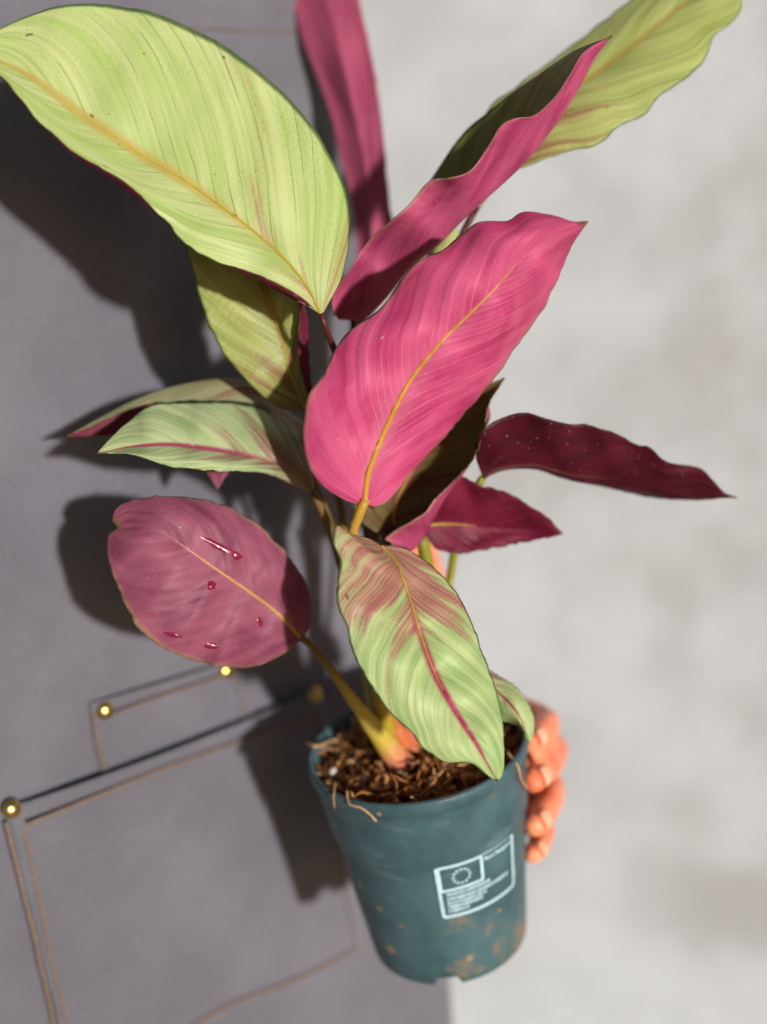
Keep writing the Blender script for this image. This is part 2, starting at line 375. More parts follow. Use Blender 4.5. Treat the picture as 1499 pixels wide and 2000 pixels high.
# printed frame, emblem and lines on the pot
PRINT = simple('pale_print', lin(190, 218, 226), .55, .3, 900., .18)
def build_print():
    cs = [pot_hit(*p) for p in ((850, 1690), (996, 1632), (1002, 1733), (866, 1783))]
    if any(c is None for c in cs): return
    a0 = (cs[0][0]+cs[3][0])/2; a1 = (cs[1][0]+cs[2][0])/2
    z1 = (cs[0][1]+cs[1][1])/2; z0 = (cs[2][1]+cs[3][1])/2
    Wd = abs(a1-a0)*pot_r((z0+z1)/2); Hd = z1-z0
    sgn = 1 if a1 > a0 else -1
    rm = pot_r((z0+z1)/2)
    def P(x, y, lift=.0004):           # x,y in 0..1 across the frame
        z = z0 + y*Hd; a = a0 + (a1-a0)*x
        r = pot_r(z)+lift+.0005 + (.0012 if z > .083 else 0)
        return Vector((r*math.cos(a), r*math.sin(a), z))
    def strip(pts, wd):                # pts in metres on the frame; polyline strip
        v = []; f = []; n = len(pts)
        for i, p in enumerate(pts):
            t = (Vector(pts[min(i+1, n-1)])-Vector(pts[max(i-1, 0)])).normalized()
            q = Vector((-t.y, t.x))*wd/2
            for s in (1, -1):
                v.append(P((p[0]+q.x*s)/Wd, (p[1]+q.y*s)/Hd))
        for i in range(n-1): f.append((2*i, 2*i+1, 2*i+3, 2*i+2))
        return v, f
    def seg(p, q, n=14): return [(lerp(p[0], q[0], i/n), lerp(p[1], q[1], i/n)) for i in range(n+1)]
    def rrect(x0, y0, x1, y1, r):
        pts = []
        for (cx, cy, b) in ((x1-r, y1-r, 0), (x0+r, y1-r, 90), (x0+r, y0+r, 180), (x1-r, y0+r, 270)):
            arc = [(cx+r*math.cos(R(b+18*k)), cy+r*math.sin(R(b+18*k))) for k in range(6)]
            if pts: pts += seg(pts[-1], arc[0], 10)[1:]
            pts += arc
        pts += seg(pts[-1], pts[0], 10)[1:]
        return pts
    mm = .001
    root = None
    def add(name, parts, parent):
        v = []; f = []
        for pv, pf in parts:
            b = len(v); v += pv; f += [tuple(i+b for i in q) for q in pf]
        o = link(name, mesh(name, v, f), [PRINT], smooth=False)
        sd = o.modifiers.new('thick', 'SOLIDIFY'); sd.thickness = .0002
        o.parent = parent
        return o
    root = add('printed_frame', [strip(rrect(0, 0, Wd, Hd, 1.8*mm), 1.7*mm)], pot)
    ex0, ex1, ey0, ey1 = .9*mm, Wd*.52, Hd*.52, Hd-.9*mm
    add('emblem_border', [strip(rrect(ex0, ey0, ex1, ey1, .5*mm), 1.6*mm)], root)
    cx, cy = (ex0+ex1)/2, (ey0+ey1)/2; rr = min(ex1-ex0, ey1-ey0)*.29
    stars = []
    for k in range(12):
        a = 2*math.pi*k/12; s = 1.15*mm
        v = [P((cx+rr*math.sin(a)+s*(1 if j % 2 == 0 else .42)*math.sin(math.pi*j/5))/Wd, (cy+rr*math.cos(a)+s*(1 if j % 2 == 0 else .42)*math.cos(math.pi*j/5))/Hd) for j in range(10)]
        stars.append((v, [tuple(range(10))]))
    add('star_ring', stars, root)
    # lines of very small print: letters A to D at the margin and bars of type too small to read
    rnd = random.Random(3); rows = []
    for k, (y, x1) in enumerate(((.44, .58), (.35, .86), (.27, .55), (.19, .5), (.11, .30))):
        x = .07
        while x < x1:
            wd = rnd.uniform(.012, .03)
            rows.append(strip(seg((x*Wd, y*Hd), ((x+wd)*Wd, y*Hd), 2), rnd.uniform(1.7, 2.2)*mm)); x += wd + rnd.uniform(.006, .013)
    add('small_print', rows, root)
    cu = bpy.data.curves.new('t', 'FONT'); cu.body = 'Plant Passport'; cu.size = 3.2*mm; cu.offset = .00012
    to = bpy.data.objects.new('t', cu); C.objects.link(to)
    dg = bpy.context.evaluated_depsgraph_get(); dg.update()
    me = bpy.data.meshes.new_from_object(to.evaluated_get(dg)); bpy.data.objects.remove(to)
    xs = [q.co.x for q in me.vertices]; tw = max(xs)
    sc = min(1, Wd*.42/tw)
    for q in me.vertices: q.co = P((Wd*.55+q.co.x*sc)/Wd, (Hd*.85+q.co.y)/Hd)
    o = link('heading_text', me, [PRINT], smooth=False); o.parent = root
    sd = o.modifiers.new('thick', 'SOLIDIFY'); sd.thickness = .0002
build_print()

# soil, chips, roots
ZS = H-.0125
def build_soil():
    rnd = random.Random(5)
    m = NT('soil'); co = obj_co(m)
    k = m.noise(co, 170., 5., .7)
    c = m.mix(m.sm(k, .32, .7), lin(38, 24, 14), lin(98, 66, 38))
    soilm = m.done(m.pbr(c, .95, .1, m.bump(k, 1., .003)))
    v = []; f = []; NR = 26; NS = 72
    for i in range(NR+1):
        r = (RT-.0032)*i/NR
        for s in range(NS):
            a = 2*math.pi*s/NS; x, y = r*math.cos(a), r*math.sin(a)
            z = ZS + .0035*noise.noise(Vector((x, y, 0))*90) + .002*noise.noise(Vector((x, y, 3))*250) + .004*(1-i/NR)
            v.append((x, y, z))
    for i in range(NR):
        for s in range(NS):
            a = i*NS+s; b = i*NS+(s+1) % NS; f.append((a, b, b+NS, a+NS))
    o = link('potting_soil', mesh('potting_soil', v, f), [soilm]); o.parent = pot
    # bark and fibre: uncountable, one part
    mm = NT('bark_fibre'); g = mm.n('ShaderNodeNewGeometry').outputs['Random Per Island']
    cr = mm.n('ShaderNodeValToRGB', {0: g}); e = cr.color_ramp.elements
    e[0].position = 0; e[0].color = lin(66, 38, 20); e[1].position = 1; e[1].color = lin(206, 168, 128)
    for p_, c_ in ((.3, lin(124, 78, 40)), (.6, lin(182, 122, 68)), (.85, lin(210, 160, 108))):
        q = e.new(p_); q.color = c_
    kk = mm.noise(obj_co(mm), 500., 3.)
    chipm = mm.done(mm.pbr(mm.mix(mm.sm(kk, .3, .7, 0, .5), cr.outputs[0], mm.mix(1., cr.outputs[0], (.5, .45, .4, 1), 'MULTIPLY')), .85, .2, mm.bump(kk, .6, .001)))
    v = []; f = []
    for i in range(1500):
        r = (RT-.006)*math.sqrt(rnd.random()); a = rnd.random()*6.283
        c0 = Vector((r*math.cos(a), r*math.sin(a), ZS+.004*(1-r/RT)+rnd.uniform(.0, .004)))
        L = rnd.uniform(.003, .009) if rnd.random() < .75 else rnd.uniform(.010, .018)
        wd = rnd.uniform(.0005, .0018) if L < .0095 else rnd.uniform(.0004, .0010)
        d = Vector((rnd.gauss(0, 1), rnd.gauss(0, 1), rnd.gauss(0, .45))).normalized()
        pts = []; p = c0.copy()
        for s in range(5):
            pts.append(p.copy()); d = (d + Vector((rnd.gauss(0, .25), rnd.gauss(0, .25), rnd.gauss(0, .15)))).normalized(); p = p + d*L/4
        for q in pts:
            rr = math.hypot(q.x, q.y)
            if rr > RT-.005: q.x *= (RT-.005)/rr; q.y *= (RT-.005)/rr
        tv, tf = tube(pts, [wd*.55, wd, wd*rnd.uniform(.7, 1.2), wd, wd*.5], 5)
        fl = rnd.uniform(.4, 1)
        b = len(v); v += tv; f += [tuple(x+b for x in q) for q in tf]
    o = link('bark_fibre', mesh('bark_fibre', v, f), [chipm], smooth=False); o.parent = pot; tag(o, kind='stuff')
    # pale mineral grains
    pm = simple('perlite_white', lin(228, 214, 200), .9, .2, 600., .1)
    bm = bmesh.new(); bmesh.ops.create_icosphere(bm, subdivisions=2, radius=.0032)
    for q in bm.verts: q.co *= 1+.25*noise.noise(q.co*400)
    me = bpy.data.meshes.new('grain'); bm.to_mesh(me); bm.free(); me.materials.append(pm)
    for i, (gx, gy) in enumerate(((652, 1508), (817, 1498), (846, 1533), (712, 1520), (770, 1460), (690, 1470), (880, 1500), (735, 1540))):
        o_ = POTI @ CAM; d_ = POTI.to_3x3() @ ray(gx, gy); t = (ZS+.004-o_.z)/d_.z; p = o_+d_*t
        if math.hypot(p.x, p.y) > RT-.008: p *= 1
        o = bpy.data.objects.new('mineral_grain', me); C.objects.link(o); o.parent = pot
        o.location = p; s = rnd.uniform(.55, 1.0) if i > 2 else 1.0; o.scale = (s, s, s*.8); o.rotation_euler = (rnd.random()*6, rnd.random()*6, 0)
    rm = simple('root_straw', lin(190, 150, 108), .8, .2, 300., .2)
    def on_rim(pxs, z, rad):
        pts = []
        for (x, y, h) in pxs:
            o_ = POTI @ CAM; d_ = POTI.to_3x3() @ ray(x, y)
            if h is None:
                hit = pot_hit(x, y)
                if hit is None: continue
                a, zz = hit; r = pot_r(zz)+.0035; pts.append(Vector((r*math.cos(a), r*math.sin(a), zz)))
            else:
                t = (h-o_.z)/d_.z; pts.append(o_+d_*t)
        dense = [Vector(q[:3]) for q in resample([tuple(p) for p in pts], 24)]
        tv, tf = tube(dense, [rad*(1-.4*i/23) for i in range(24)], 7)
        o = link('root_strand', mesh('root_strand', tv, tf), [rm]); o.parent = pot
    on_rim([(600, 1452, H+.001), (622, 1458, H+.002), (650, 1446, H-.004), (672, 1450, H-.006), (694, 1436, H-.008)], 0, .0011)
    on_rim([(612, 1478, H-.006), (640, 1462, H-.003), (660, 1470, H-.009)], 0, .0006)
    on_rim([(678, 1545, H+.001), (690, 1562, None), (712, 1570, None), (728, 1582, None), (741, 1596, None)], 0, .0008)
    on_rim([(655, 1530, H+.001), (662, 1550, None), (664, 1572, None)], 0, .0006)
    on_rim([(992, 1470, H+.001), (1000, 1495, None), (1006, 1520, None), (1018, 1540, None)], 0, .0007)
build_soil()

# ------------------------------------------------------------------ the plant
plant = empty('foliage_plant', POTM @ Vector((0, 0, ZS)))
tag(plant, 'leafy plant with lime green leaves and pink undersides growing in the pot', 'plant')

def rail(pts, ds, n):
    p = resample(pts, n); d = resample_list(ds, n)
    return [W(q[0], q[1], dd) for q, dd in zip(p, d)]

def spline_across(cols, us, u):
    """natural-ish cubic (Catmull-Rom on non uniform u) through the rails' points at one station"""
    k = 0
    while k < len(us)-2 and u > us[k+1]: k += 1
    h = us[k+1]-us[k]; t = (u-us[k])/h
    def tang(i):
        if 0 < i < len(us)-1:
            return (cols[i+1]-cols[i-1])/(us[i+1]-us[i-1])
        if len(us) == 2: return (cols[1]-cols[0])/(us[1]-us[0])
        if i == 0: return (cols[1]-cols[0])/(us[1]-us[0])*1.5 - tang(1)*.5
        return (cols[-1]-cols[-2])/(us[-1]-us[-2])*1.5 - tang(i-1)*.5
    m0, m1 = tang(k)*h, tang(k+1)*h
    t2, t3 = t*t, t*t*t
    return cols[k]*(2*t3-3*t2+1) + m0*(t3-2*t2+t) + cols[k+1]*(-2*t3+3*t2) + m1*(t3-t2)

def leaf(label, rails, show, mats, us=None, bulge=0., wave=0., rip=.00022, seed=1, ref=None, NV=110, NU=34, puff=0., crin=.0009, rib=None, ribr=.0012, ribto=1., ribmat=None, ribside=1):
    """rails: list of (pixel points, depths) from base to tip, across the leaf; us: their place across, -1..1 (0 = rib)"""
    n = len(rails); us = us or [-1+2*i/(n-1) for i in range(n)]
    RA = [rail(p, d, NV) for p, d in rails]
    v = []; uvs = []
    for i in range(NV):
        vv = i/(NV-1); cols = [ra[i] for ra in RA]
        for j in range(NU+1):
            u = -1+2*j/NU
            p = spline_across(cols, us, u)
            a = abs(u)
            wv = vv - .26*a - .10*a*a
            env = math.sin(math.pi*min(1, max(0, vv)))**.5
            tocam = (CAM-p).normalized()
            dz = rip*noise.noise(Vector((wv*46, (1 if u > 0 else -1)*3+seed, a*.6)))*env*4
            dz += .0016*noise.noise(Vector((u*1.6+seed*3.1, vv*5, seed)))*env
            dz += bulge*math.sin(math.pi*a)*env
            dz += wave*a*a*math.sin(vv*34+seed*2+(0 if u > 0 else 1.7)+2.5*noise.noise(Vector((vv*4, seed, u))))*env
            if a > .6:
                lat = cols[-1]-cols[0] if u > 0 else cols[0]-cols[-1]
                if lat.length > 1e-5:
                    jt = noise.noise(Vector((vv*24, seed*5.3, 2 if u > 0 else 8))) + .5*noise.noise(Vector((vv*60, seed*5.3, 2 if u > 0 else 8)))
                    p = p + lat.normalized()*(jt*crin*((a-.6)/.4)**2*env)
            v.append(p + tocam*dz); uvs.append(((u+1)/2, vv))
    f = []
    for i in range(NV-1):
        for j in range(NU):
            a = i*(NU+1)+j; f.append((a, a+1, a+NU+2, a+NU+1))
    # orientation: the normal side is the upper side
    rj = ref if ref is not None else 0.
    j = min(NU-1, int((rj+1)/2*NU)); i = NV//2
    a, b, c, d = f[i*NU+j]
    nn = (v[b]-v[a]).cross(v[d]-v[a]).dot(CAM-v[a])
    if (nn > 0) != (show == 'upper'): f = [tuple(reversed(q)) for q in f]
    me = mesh('leaf', v, f)
    uvl = me.uv_layers.new(name='leaf_uv')
    for lp in me.loops: uvl.data[lp.index].uv = uvs[lp.vertex_index]
    o = link('leaf', me, mats, plant)
    sd = o.modifiers.new('thick', 'SOLIDIFY'); sd.thickness = .00035; sd.offset = -1; sd.material_offset = 1; sd.material_offset_rim = 0
    tag(o, label)
    if rib:
        cl = []; rad = []
        jm = NU//2
        side = 1
        for i in range(0, int(NV*ribto)):
            p = v[i*(NU+1)+jm]; t = i/(NV*ribto)
            q = v[min(NV-1, i+1)*(NU+1)+jm]; l = v[i*(NU+1)+jm+1]
            tocam = (CAM-p).normalized()
            rr = ribr*(1-t)**.7+.00012
            cl.append(p + tocam*ribside*(rr*.25)); rad.append(rr)
        tv, tf = tube(cl, rad, 8)
        me2 = mesh('midrib', tv, tf)
        uvl = me2.uv_layers.new(name='leaf_uv')
        for lp in me2.loops: uvl.data[lp.index].uv = ((lp.vertex_index % 8)/8, (lp.vertex_index//8)/len(cl)*.45)
        r_ = link('midrib', me2, [rib]); r_.parent = o; r_.matrix_parent_inverse = o.matrix_world.inverted()
    return o

def stalk(pts, ds, radii_px, mat, name='leaf_stalk', seg=12, label=None):
    n = 40
    P = rail(pts, ds, n); dd = resample_list(ds, n); rr = resample_list(radii_px, n)
    tv, tf = tube(P, [r/FPX*d for r, d in zip(rr, dd)], seg)
    me = mesh(name, tv, tf); uvl = me.uv_layers.new(name='leaf_uv')
    for lp in me.loops: uvl.data[lp.index].uv = ((lp.vertex_index % seg)/seg, min(1, (lp.vertex_index//seg)/(n-1)))
    o = link(name, me, [mat], plant)
    if label: tag(o, label)
    return o

PINK = lin(230, 98, 144); PINKD = lin(196, 54, 108)
MAROON = lin(120, 28, 48); MAROOND = lin(84, 14, 30)
GOLD = stalk_mat('rib_gold', lin(214, 160, 62), lin(222, 176, 96), lin(205, 120, 120))
PALERIB = stalk_mat('rib_pale', lin(205, 160, 90), lin(232, 178, 140), lin(222, 150, 140))
GREENRIB = stalk_mat('rib_green', lin(190, 170, 60), lin(200, 172, 70), lin(176, 96, 80))
OLIVE = stalk_mat('stalk_olive', lin(122, 92, 34), lin(140, 122, 40), lin(228, 120, 110))
BROWN = stalk_mat('stalk_brown', lin(92, 40, 34), lin(112, 72, 40), lin(150, 110, 50))
YELLOW = stalk_mat('stalk_yellow', lin(205, 160, 60), lin(186, 160, 50), lin(190, 168, 60))
YGREEN = stalk_mat('stalk_yellow_green', lin(150, 150, 50), lin(176, 172, 58), lin(226, 128, 84))

SHEATH = stalk_mat('stalk_sheath', lin(128, 100, 36), lin(218, 192, 78), lin(246, 122, 124))
PINKU = leaf_under('underside_pink', PINK, PINKD, 2, marks=.3, veinamt=.7, veinc=lin(236, 146, 172))
PINKU2 = leaf_under('underside_rose', lin(206, 90, 130), lin(166, 52, 96), 5, marks=.25, veinamt=.3)
PINKDUSK = leaf_under('underside_dusky', lin(170, 94, 116), lin(132, 62, 88), 7, margin=lin(190, 160, 110), marks=.15, veinamt=.15, veinc=lin(200, 130, 146))
BACKU = leaf_under('underside_back_shaded', lin(190, 92, 122), lin(156, 62, 94), 21, marks=.1, veinamt=.2, margin_amt=.3)  # duller pink paints in the partial shade on the back leaf
MARU = leaf_under('underside_maroon', lin(128, 30, 60), lin(90, 16, 38), 9, veinc=lin(150, 50, 76), margin=lin(80, 30, 30), marks=.8, veinamt=.2, trans=.22)
SHADEU = leaf_under('underside_maroon_shaded', lin(88, 14, 36), lin(56, 6, 18), 11, veinc=lin(112, 30, 50), margin=lin(60, 20, 22), marks=.9, veinamt=.15, trans=.2)  # maroon darkened to paint in the shade on the right-hand leaf

G1 = leaf_upper('upper_lime', lin(178, 204, 110), lin(210, 220, 150), lin(182, 116, 98), 1, red_amt=.30, red_far=.55, rib_to=.85, ribred=lin(196, 178, 96), rib=lin(206, 188, 84), spots=1.3)
G2 = leaf_upper('upper_olive', lin(132, 140, 68), lin(164, 168, 92), lin(140, 90, 70), 3, red_amt=.0, red_far=.5)
G3 = leaf_upper('upper_yellow_green', lin(176, 190, 98), lin(204, 212, 132), lin(166, 92, 84), 4, red_amt=.75, red_far=.8, ribred=lin(186, 172, 96))
G5 = leaf_upper('upper_bronze', lin(110, 100, 52), lin(132, 116, 66), lin(110, 50, 44), 6, red_amt=.6, red_far=1.2)
G8 = leaf_upper('upper_flamed', lin(164, 202, 120), lin(206, 224, 156), lin(184, 66, 100), 8, red_amt=.80, red_far=.85, ribred=lin(178, 58, 96), rib_to=.55, rib=lin(206, 150, 70))
G11 = leaf_upper('upper_mint', lin(166, 192, 124), lin(200, 212, 160), lin(146, 62, 78), 12, red_amt=.85, red_far=.85, ribred=lin(170, 70, 100), rib_to=.3)
G12 = leaf_upper('upper_sage', lin(158, 160, 108), lin(186, 182, 140), lin(160, 92, 96), 13, red_amt=.6, red_far=.9, spots=1.)
G13 = leaf_upper('upper_dull_green', lin(150, 164, 80), lin(182, 188, 106), lin(150, 84, 68), 15, red_amt=.62, red_far=.8, rib_to=.9, rib=lin(170, 130, 50), ribred=lin(160, 124, 66))

# big lime leaf reaching left
leaf('large lime green leaf with pale midrib and brown specks', [
    ([(632, 612), (668, 540), (684, 450), (670, 355), (612, 250), (545, 172), (462, 105), (380, 58), (300, 24), (200, 8), (100, 16), (0, 55), (-75, 95)], [.535, .545, .545, .54, .53, .518, .508]),
    ([(628, 616), (602, 562), (560, 510), (500, 455), (430, 402), (360, 352), (290, 311), (230, 270), (160, 225), (90, 170), (20, 128), (-75, 95)], [.535, .531, .526, .521, .516, .511, .508]),
    ([(626, 614), (580, 587), (500, 547), (430, 516), (370, 483), (310, 424), (240, 366), (150, 308), (80, 245), (30, 185), (0, 152), (-75, 95)], [.535, .526, .513, .505, .502, .502, .508]),
    ([(627, 615), (584, 576), (506, 536), (430, 512), (372, 481), (314, 420), (252, 360), (160, 304), (84, 243), (34, 183), (4, 150), (-75, 95)], [.535, .521, .508, .501, .498, .498, .508]),
    ], 'upper', (G1, MARU), us=[-1, 0, .97, 1.0], bulge=.003, seed=1, wave=.0012, rib=GREENRIB, ribr=.0006, ribto=.7, NU=44)

# tall rose leaf folded along its rib, running up to the right
leaf('folded rose pink leaf with wavy edge and olive green inside', [
    ([(700, 600), (735, 520), (790, 430), (842, 350), (900, 266), (950, 221), (1000, 182), (1060, 140), (1120, 100), (1196, 70)], [.60, .605, .60, .59, .577, .56, .53]),
    ([(690, 615), (730, 560), (800, 480), (870, 400), (950, 320), (1030, 240), (1100, 160), (1150, 105), (1196, 70)], [.597, .597, .587, .575, .562, .545, .53]),
    ([(665, 624), (710, 622), (745, 592), (805, 520), (852, 482), (922, 412), (1012, 330), (1080, 250), (1130, 172), (1162, 112), (1196, 71)], [.590, .580, .565, .554, .546, .538, .53]),
    ([(655, 615), (690, 560), (740, 500), (800, 450), (850, 420), (920, 375), (990, 300), (1050, 240), (1100, 180), (1145, 110), (1196, 70)], [.586, .572, .553, .541, .534, .530, .53]),
    ([(652, 618), (650, 575), (680, 530), (722, 468), (762, 432), (800, 398), (838, 354), (878, 346), (916, 334), (950, 292), (978, 246), (1010, 230), (1044, 224), (1082, 190), (1110, 150), (1142, 100), (1196, 70)], [.584, .567, .546, .533, .527, .526, .53]),
    ], 'under', (G2, PINKU2), us=[-1, -.5, 0, .5, 1], seed=2, ref=.5, wave=.0012)

# lime leaf behind it, top right
leaf('yellow green leaf with scalloped dark edge at the top', [
    ([(930, 405), (915, 330), (948, 222), (1010, 168), (1120, 86), (1230, 2), (1340, -70), (1440, -110), (1490, -120)], [.60, .61, .62, .62, .61]),
    ([(935, 408), (990, 300), (1080, 205), (1190, 125), (1290, 45), (1380, -30), (1490, -120)], [.60, .595, .60, .605, .61]),
    ([(940, 405), (985, 345), (1040, 322), (1100, 298), (1165, 283), (1212, 246), (1258, 226), (1288, 190), (1340, 152), (1368, 128), (1384, 104), (1396, 70), (1425, 46), (1448, 18), (1448, -20), (1470, -70), (1490, -120)], [.60, .585, .585, .595, .61]),
    ], 'upper', (G3, MARU), seed=4, bulge=.002, wave=.001)

# main pink leaf
leaf('large bright pink leaf with golden midrib and pale veins', [
    ([(712, 985), (690, 982), (655, 966), (620, 938), (598, 892), (592, 832), (601, 778), (632, 732), (656, 682), (700, 632), (748, 598), (790, 540), (812, 512), (862, 490), (902, 458), (932, 436), (990, 431), (1030, 414), (1090, 424), (1120, 434), (1148, 433)], [.556, .545, .537, .534, .53, .522, .51]),
    ([(712, 986), (718, 930), (732, 888), (762, 818), (802, 742), (858, 672), (918, 612), (968, 562), (1022, 502), (1082, 462), (1148, 433)], [.556, .548, .54, .532, .524, .516, .51]),
    ([(714, 985), (738, 988), (764, 972), (802, 924), (862, 860), (922, 790), (976, 725), (1012, 670), (1062, 600), (1098, 524), (1116, 480), (1148, 433)], [.556, .562, .566, .564, .556, .538, .51]),
    ], 'under', (G13, PINKU), seed=5, bulge=.004, rib=GOLD, ribr=.0016, ribto=.82, wave=.0014, NU=44)

# bronze leaf below it with rolled pink edge
leaf('bronze green leaf with a rolled pink edge', [
    ([(770, 1062), (700, 1010), (700, 930), (760, 850), (860, 790), (930, 760), (986, 738)], [.59, .588, .585, .583, .58]),
    ([(775, 1062), (770, 1000), (800, 930), (860, 850), (920, 790), (986, 738)], [.59, .598, .60, .592, .58]),
    ([(790, 1068), (806, 1074), (832, 1042), (852, 1002), (872, 966), (906, 922), (928, 882), (944, 842), (957, 812), (955, 776), (986, 738)], [.588, .583, .582, .582, .58]),
    ([(775, 1066), (782, 1056), (806, 1040), (836, 1010), (858, 978), (888, 940), (918, 900), (938, 862), (950, 824), (955, 785), (986, 738)], [.584, .574, .572, .573, .58]),
    ([(760, 1058), (752, 1052), (774, 1034), (802, 1018), (828, 1002), (850, 974), (880, 944), (922, 900), (944, 840), (954, 790), (986, 738)], [.580, .568, .565, .568, .58]),
    ], 'upper', (G5, PINKU2), us=[-1, 0, .72, .86, 1], seed=6, ref=-.5, NU=44)

# maroon drooping leaf to the right, its shade painted into a darker underside
leaf('maroon leaf with painted-in shade, crinkled edge and curled tip', [
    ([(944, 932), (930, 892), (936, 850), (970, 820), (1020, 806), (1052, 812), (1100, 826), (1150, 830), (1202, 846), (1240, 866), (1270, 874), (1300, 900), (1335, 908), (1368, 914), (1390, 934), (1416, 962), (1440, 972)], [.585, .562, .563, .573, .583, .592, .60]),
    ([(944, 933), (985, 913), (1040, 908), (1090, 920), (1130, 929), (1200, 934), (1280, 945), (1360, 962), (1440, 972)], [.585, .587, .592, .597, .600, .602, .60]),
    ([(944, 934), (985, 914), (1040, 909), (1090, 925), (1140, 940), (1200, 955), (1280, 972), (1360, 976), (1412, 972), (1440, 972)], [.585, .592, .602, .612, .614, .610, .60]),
    ], 'under', (G2, SHADEU), seed=7, ref=-.5, rib=BROWN, ribr=.0008, ribto=.6, wave=.0013)

# small rose-maroon leaf under it
leaf('small wine coloured leaf pointing right', [
    ([(826, 1034), (836, 1004), (858, 970), (885, 940), (905, 930), (935, 946), (990, 961), (1030, 985), (1070, 1010), (1099, 1043)], [.60, .585, .583, .59, .60]),
    ([(826, 1034), (850, 1024), (900, 1024), (950, 1030), (1020, 1035), (1099, 1043)], [.60, .603, .605, .605, .60]),
    ([(826, 1034), (846, 1066), (885, 1081), (960, 1071), (1040, 1056), (1099, 1043)], [.60, .600, .602, .604, .60]),
    ], 'under', (G2, MARU), seed=8, rib=GREENRIB, ribr=.0008, ribto=.45, bulge=.002)

# front flamed leaf
leaf('green leaf with crimson flames hanging over the pot rim', [
    ([(745, 1066), (722, 1052), (692, 1044), (668, 1030), (654, 1025), (650, 1060), (664, 1096), (657, 1150), (662, 1190), (681, 1232), (690, 1280), (728, 1344), (758, 1388), (800, 1428), (830, 1464), (868, 1488), (918, 1490), (950, 1513), (971, 1526)], [.548, .528, .518, .514, .512, .511, .511]),
    ([(745, 1066), (776, 1102), (801, 1170), (822, 1240), (852, 1320), (892, 1392), (932, 1455), (971, 1526)], [.548, .537, .529, .522, .517, .513, .512]),
    ([(745, 1066), (790, 1070), (850, 1110), (900, 1170), (932, 1240), (952, 1300), (970, 1350), (981, 1400), (986, 1460), (983, 1510), (971, 1526)], [.548, .550, .547, .540, .532, .522, .512]),
    ], 'upper', (G8, PINKU2), seed=9, bulge=.0035, rib=GREENRIB, ribr=.0007, ribto=.6, wave=.0008, NU=44)

# small leaf behind it at the rim
leaf('small drooping green leaf with a crimson midrib at the rim', [
    ([(900, 1290), (940, 1300), (972, 1318), (1005, 1338), (1030, 1370), (1044, 1402), (1042, 1440), (1034, 1450)], [.59, .585, .578, .57]),
    ([(900, 1295), (940, 1325), (980, 1358), (1008, 1388), (1024, 1418), (1034, 1450)], [.585, .575, .57, .57]),
    ([(900, 1300), (930, 1370), (960, 1405), (988, 1411), (1014, 1420), (1026, 1440), (1034, 1450)], [.585, .583, .58, .57]),
    ], 'upper', (G8, PINKU2), seed=10, NV=60, NU=20)

# round dusky leaf to the left
ROUND = leaf('rounded dusky pink leaf with torn tip and water marks', [
    ([(592, 1246), (606, 1215), (608, 1180), (598, 1140), (570, 1095), (535, 1055), (490, 1015), (430, 985), (350, 970), (290, 972), (240, 984), (224, 1002), (220, 1020)], [.588, .582, .575, .568, .562, .556, .552]),
    ([(590, 1248), (540, 1196), (480, 1151), (420, 1110), (370, 1075), (320, 1042), (270, 1028), (228, 1030)], [.588, .574, .563, .555, .549, .547, .552]),
    ([(588, 1250), (560, 1272), (520, 1294), (478, 1304), (430, 1301), (380, 1290), (322, 1266), (270, 1226), (232, 1150), (212, 1092), (212, 1050), (222, 1036)], [.588, .577, .562, .549, .544, .546, .552]),
    ], 'under', (G13, PINKDUSK), seed=11, bulge=.004, rib=PALERIB, ribr=.0011, ribto=.78, wave=.0005, NU=44)

WET = NT('wet_film'); WET = WET.done(WET.pbr(WET.mix(WET.sm(WET.noise(obj_co(WET), 300., 3.), .3, .7), lin(116, 18, 48), lin(136, 30, 62)), .2, .5))
def wet_mark(lf, pts):
    vs_ = [q.co.copy() for q in lf.data.vertices]
    def proj(p):
        q = p-CAM; d = q.dot(FWD); return 749.5+q.dot(RIGHT)/d*FPX, 1000+q.dot(DOWN)/d*FPX, d
    pr = [proj(p) for p in vs_]
    cx = sum(p[0] for p in pts)/len(pts); cy = sum(p[1] for p in pts)/len(pts)
    n = len(pts); out = []
    def dep(x, y):
        k = sorted(((a-x)**2+(b-y)**2, d) for a, b, d in pr)[:4]
        return sum(d/(1+e) for e, d in k)/sum(1/(1+e) for e, d in k)
    v = []
    for s, lift in ((1., .0002), (.7, .0008)):
        for (x, y) in pts:
            X, Y = lerp(cx, x, s), lerp(cy, y, s); v.append(W(X, Y, dep(X, Y)-lift))
    v.append(W(cx, cy, dep(cx, cy)-.0010))
    f = []
    for i in range(n):
        j = (i+1) % n; f.append((i, j, n+j, n+i)); f.append((n+i, n+j, 2*n))
    o = link('water_mark', mesh('water_mark', v, f), [WET]); o.parent = lf; o.matrix_parent_inverse = lf.matrix_world.inverted()
def blob(x, y, a, b, ang, sd):
    c, s = math.cos(R(ang)), math.sin(R(ang)); o = []
    for k in range(22):
        t = 2*math.pi*k/22; rr = 1+.28*noise.noise(Vector((math.cos(t)*1.6, math.sin(t)*1.6, sd)))
        X, Y = a*rr*math.cos(t), b*rr*math.sin(t); o.append((x+X*c-Y*s, y+X*s+Y*c))
    return o
for i, q in enumerate(((430, 1068, 42, 6.5, 27), (462, 1085, 12, 9, 27), (414, 1144, 9, 11, 10), (412, 1262, 16, 7, 5), (508, 1214, 6, 10, -20), (338, 1240, 22, 4, 14))):
    wet_mark(ROUND, blob(*q, i*3.7))
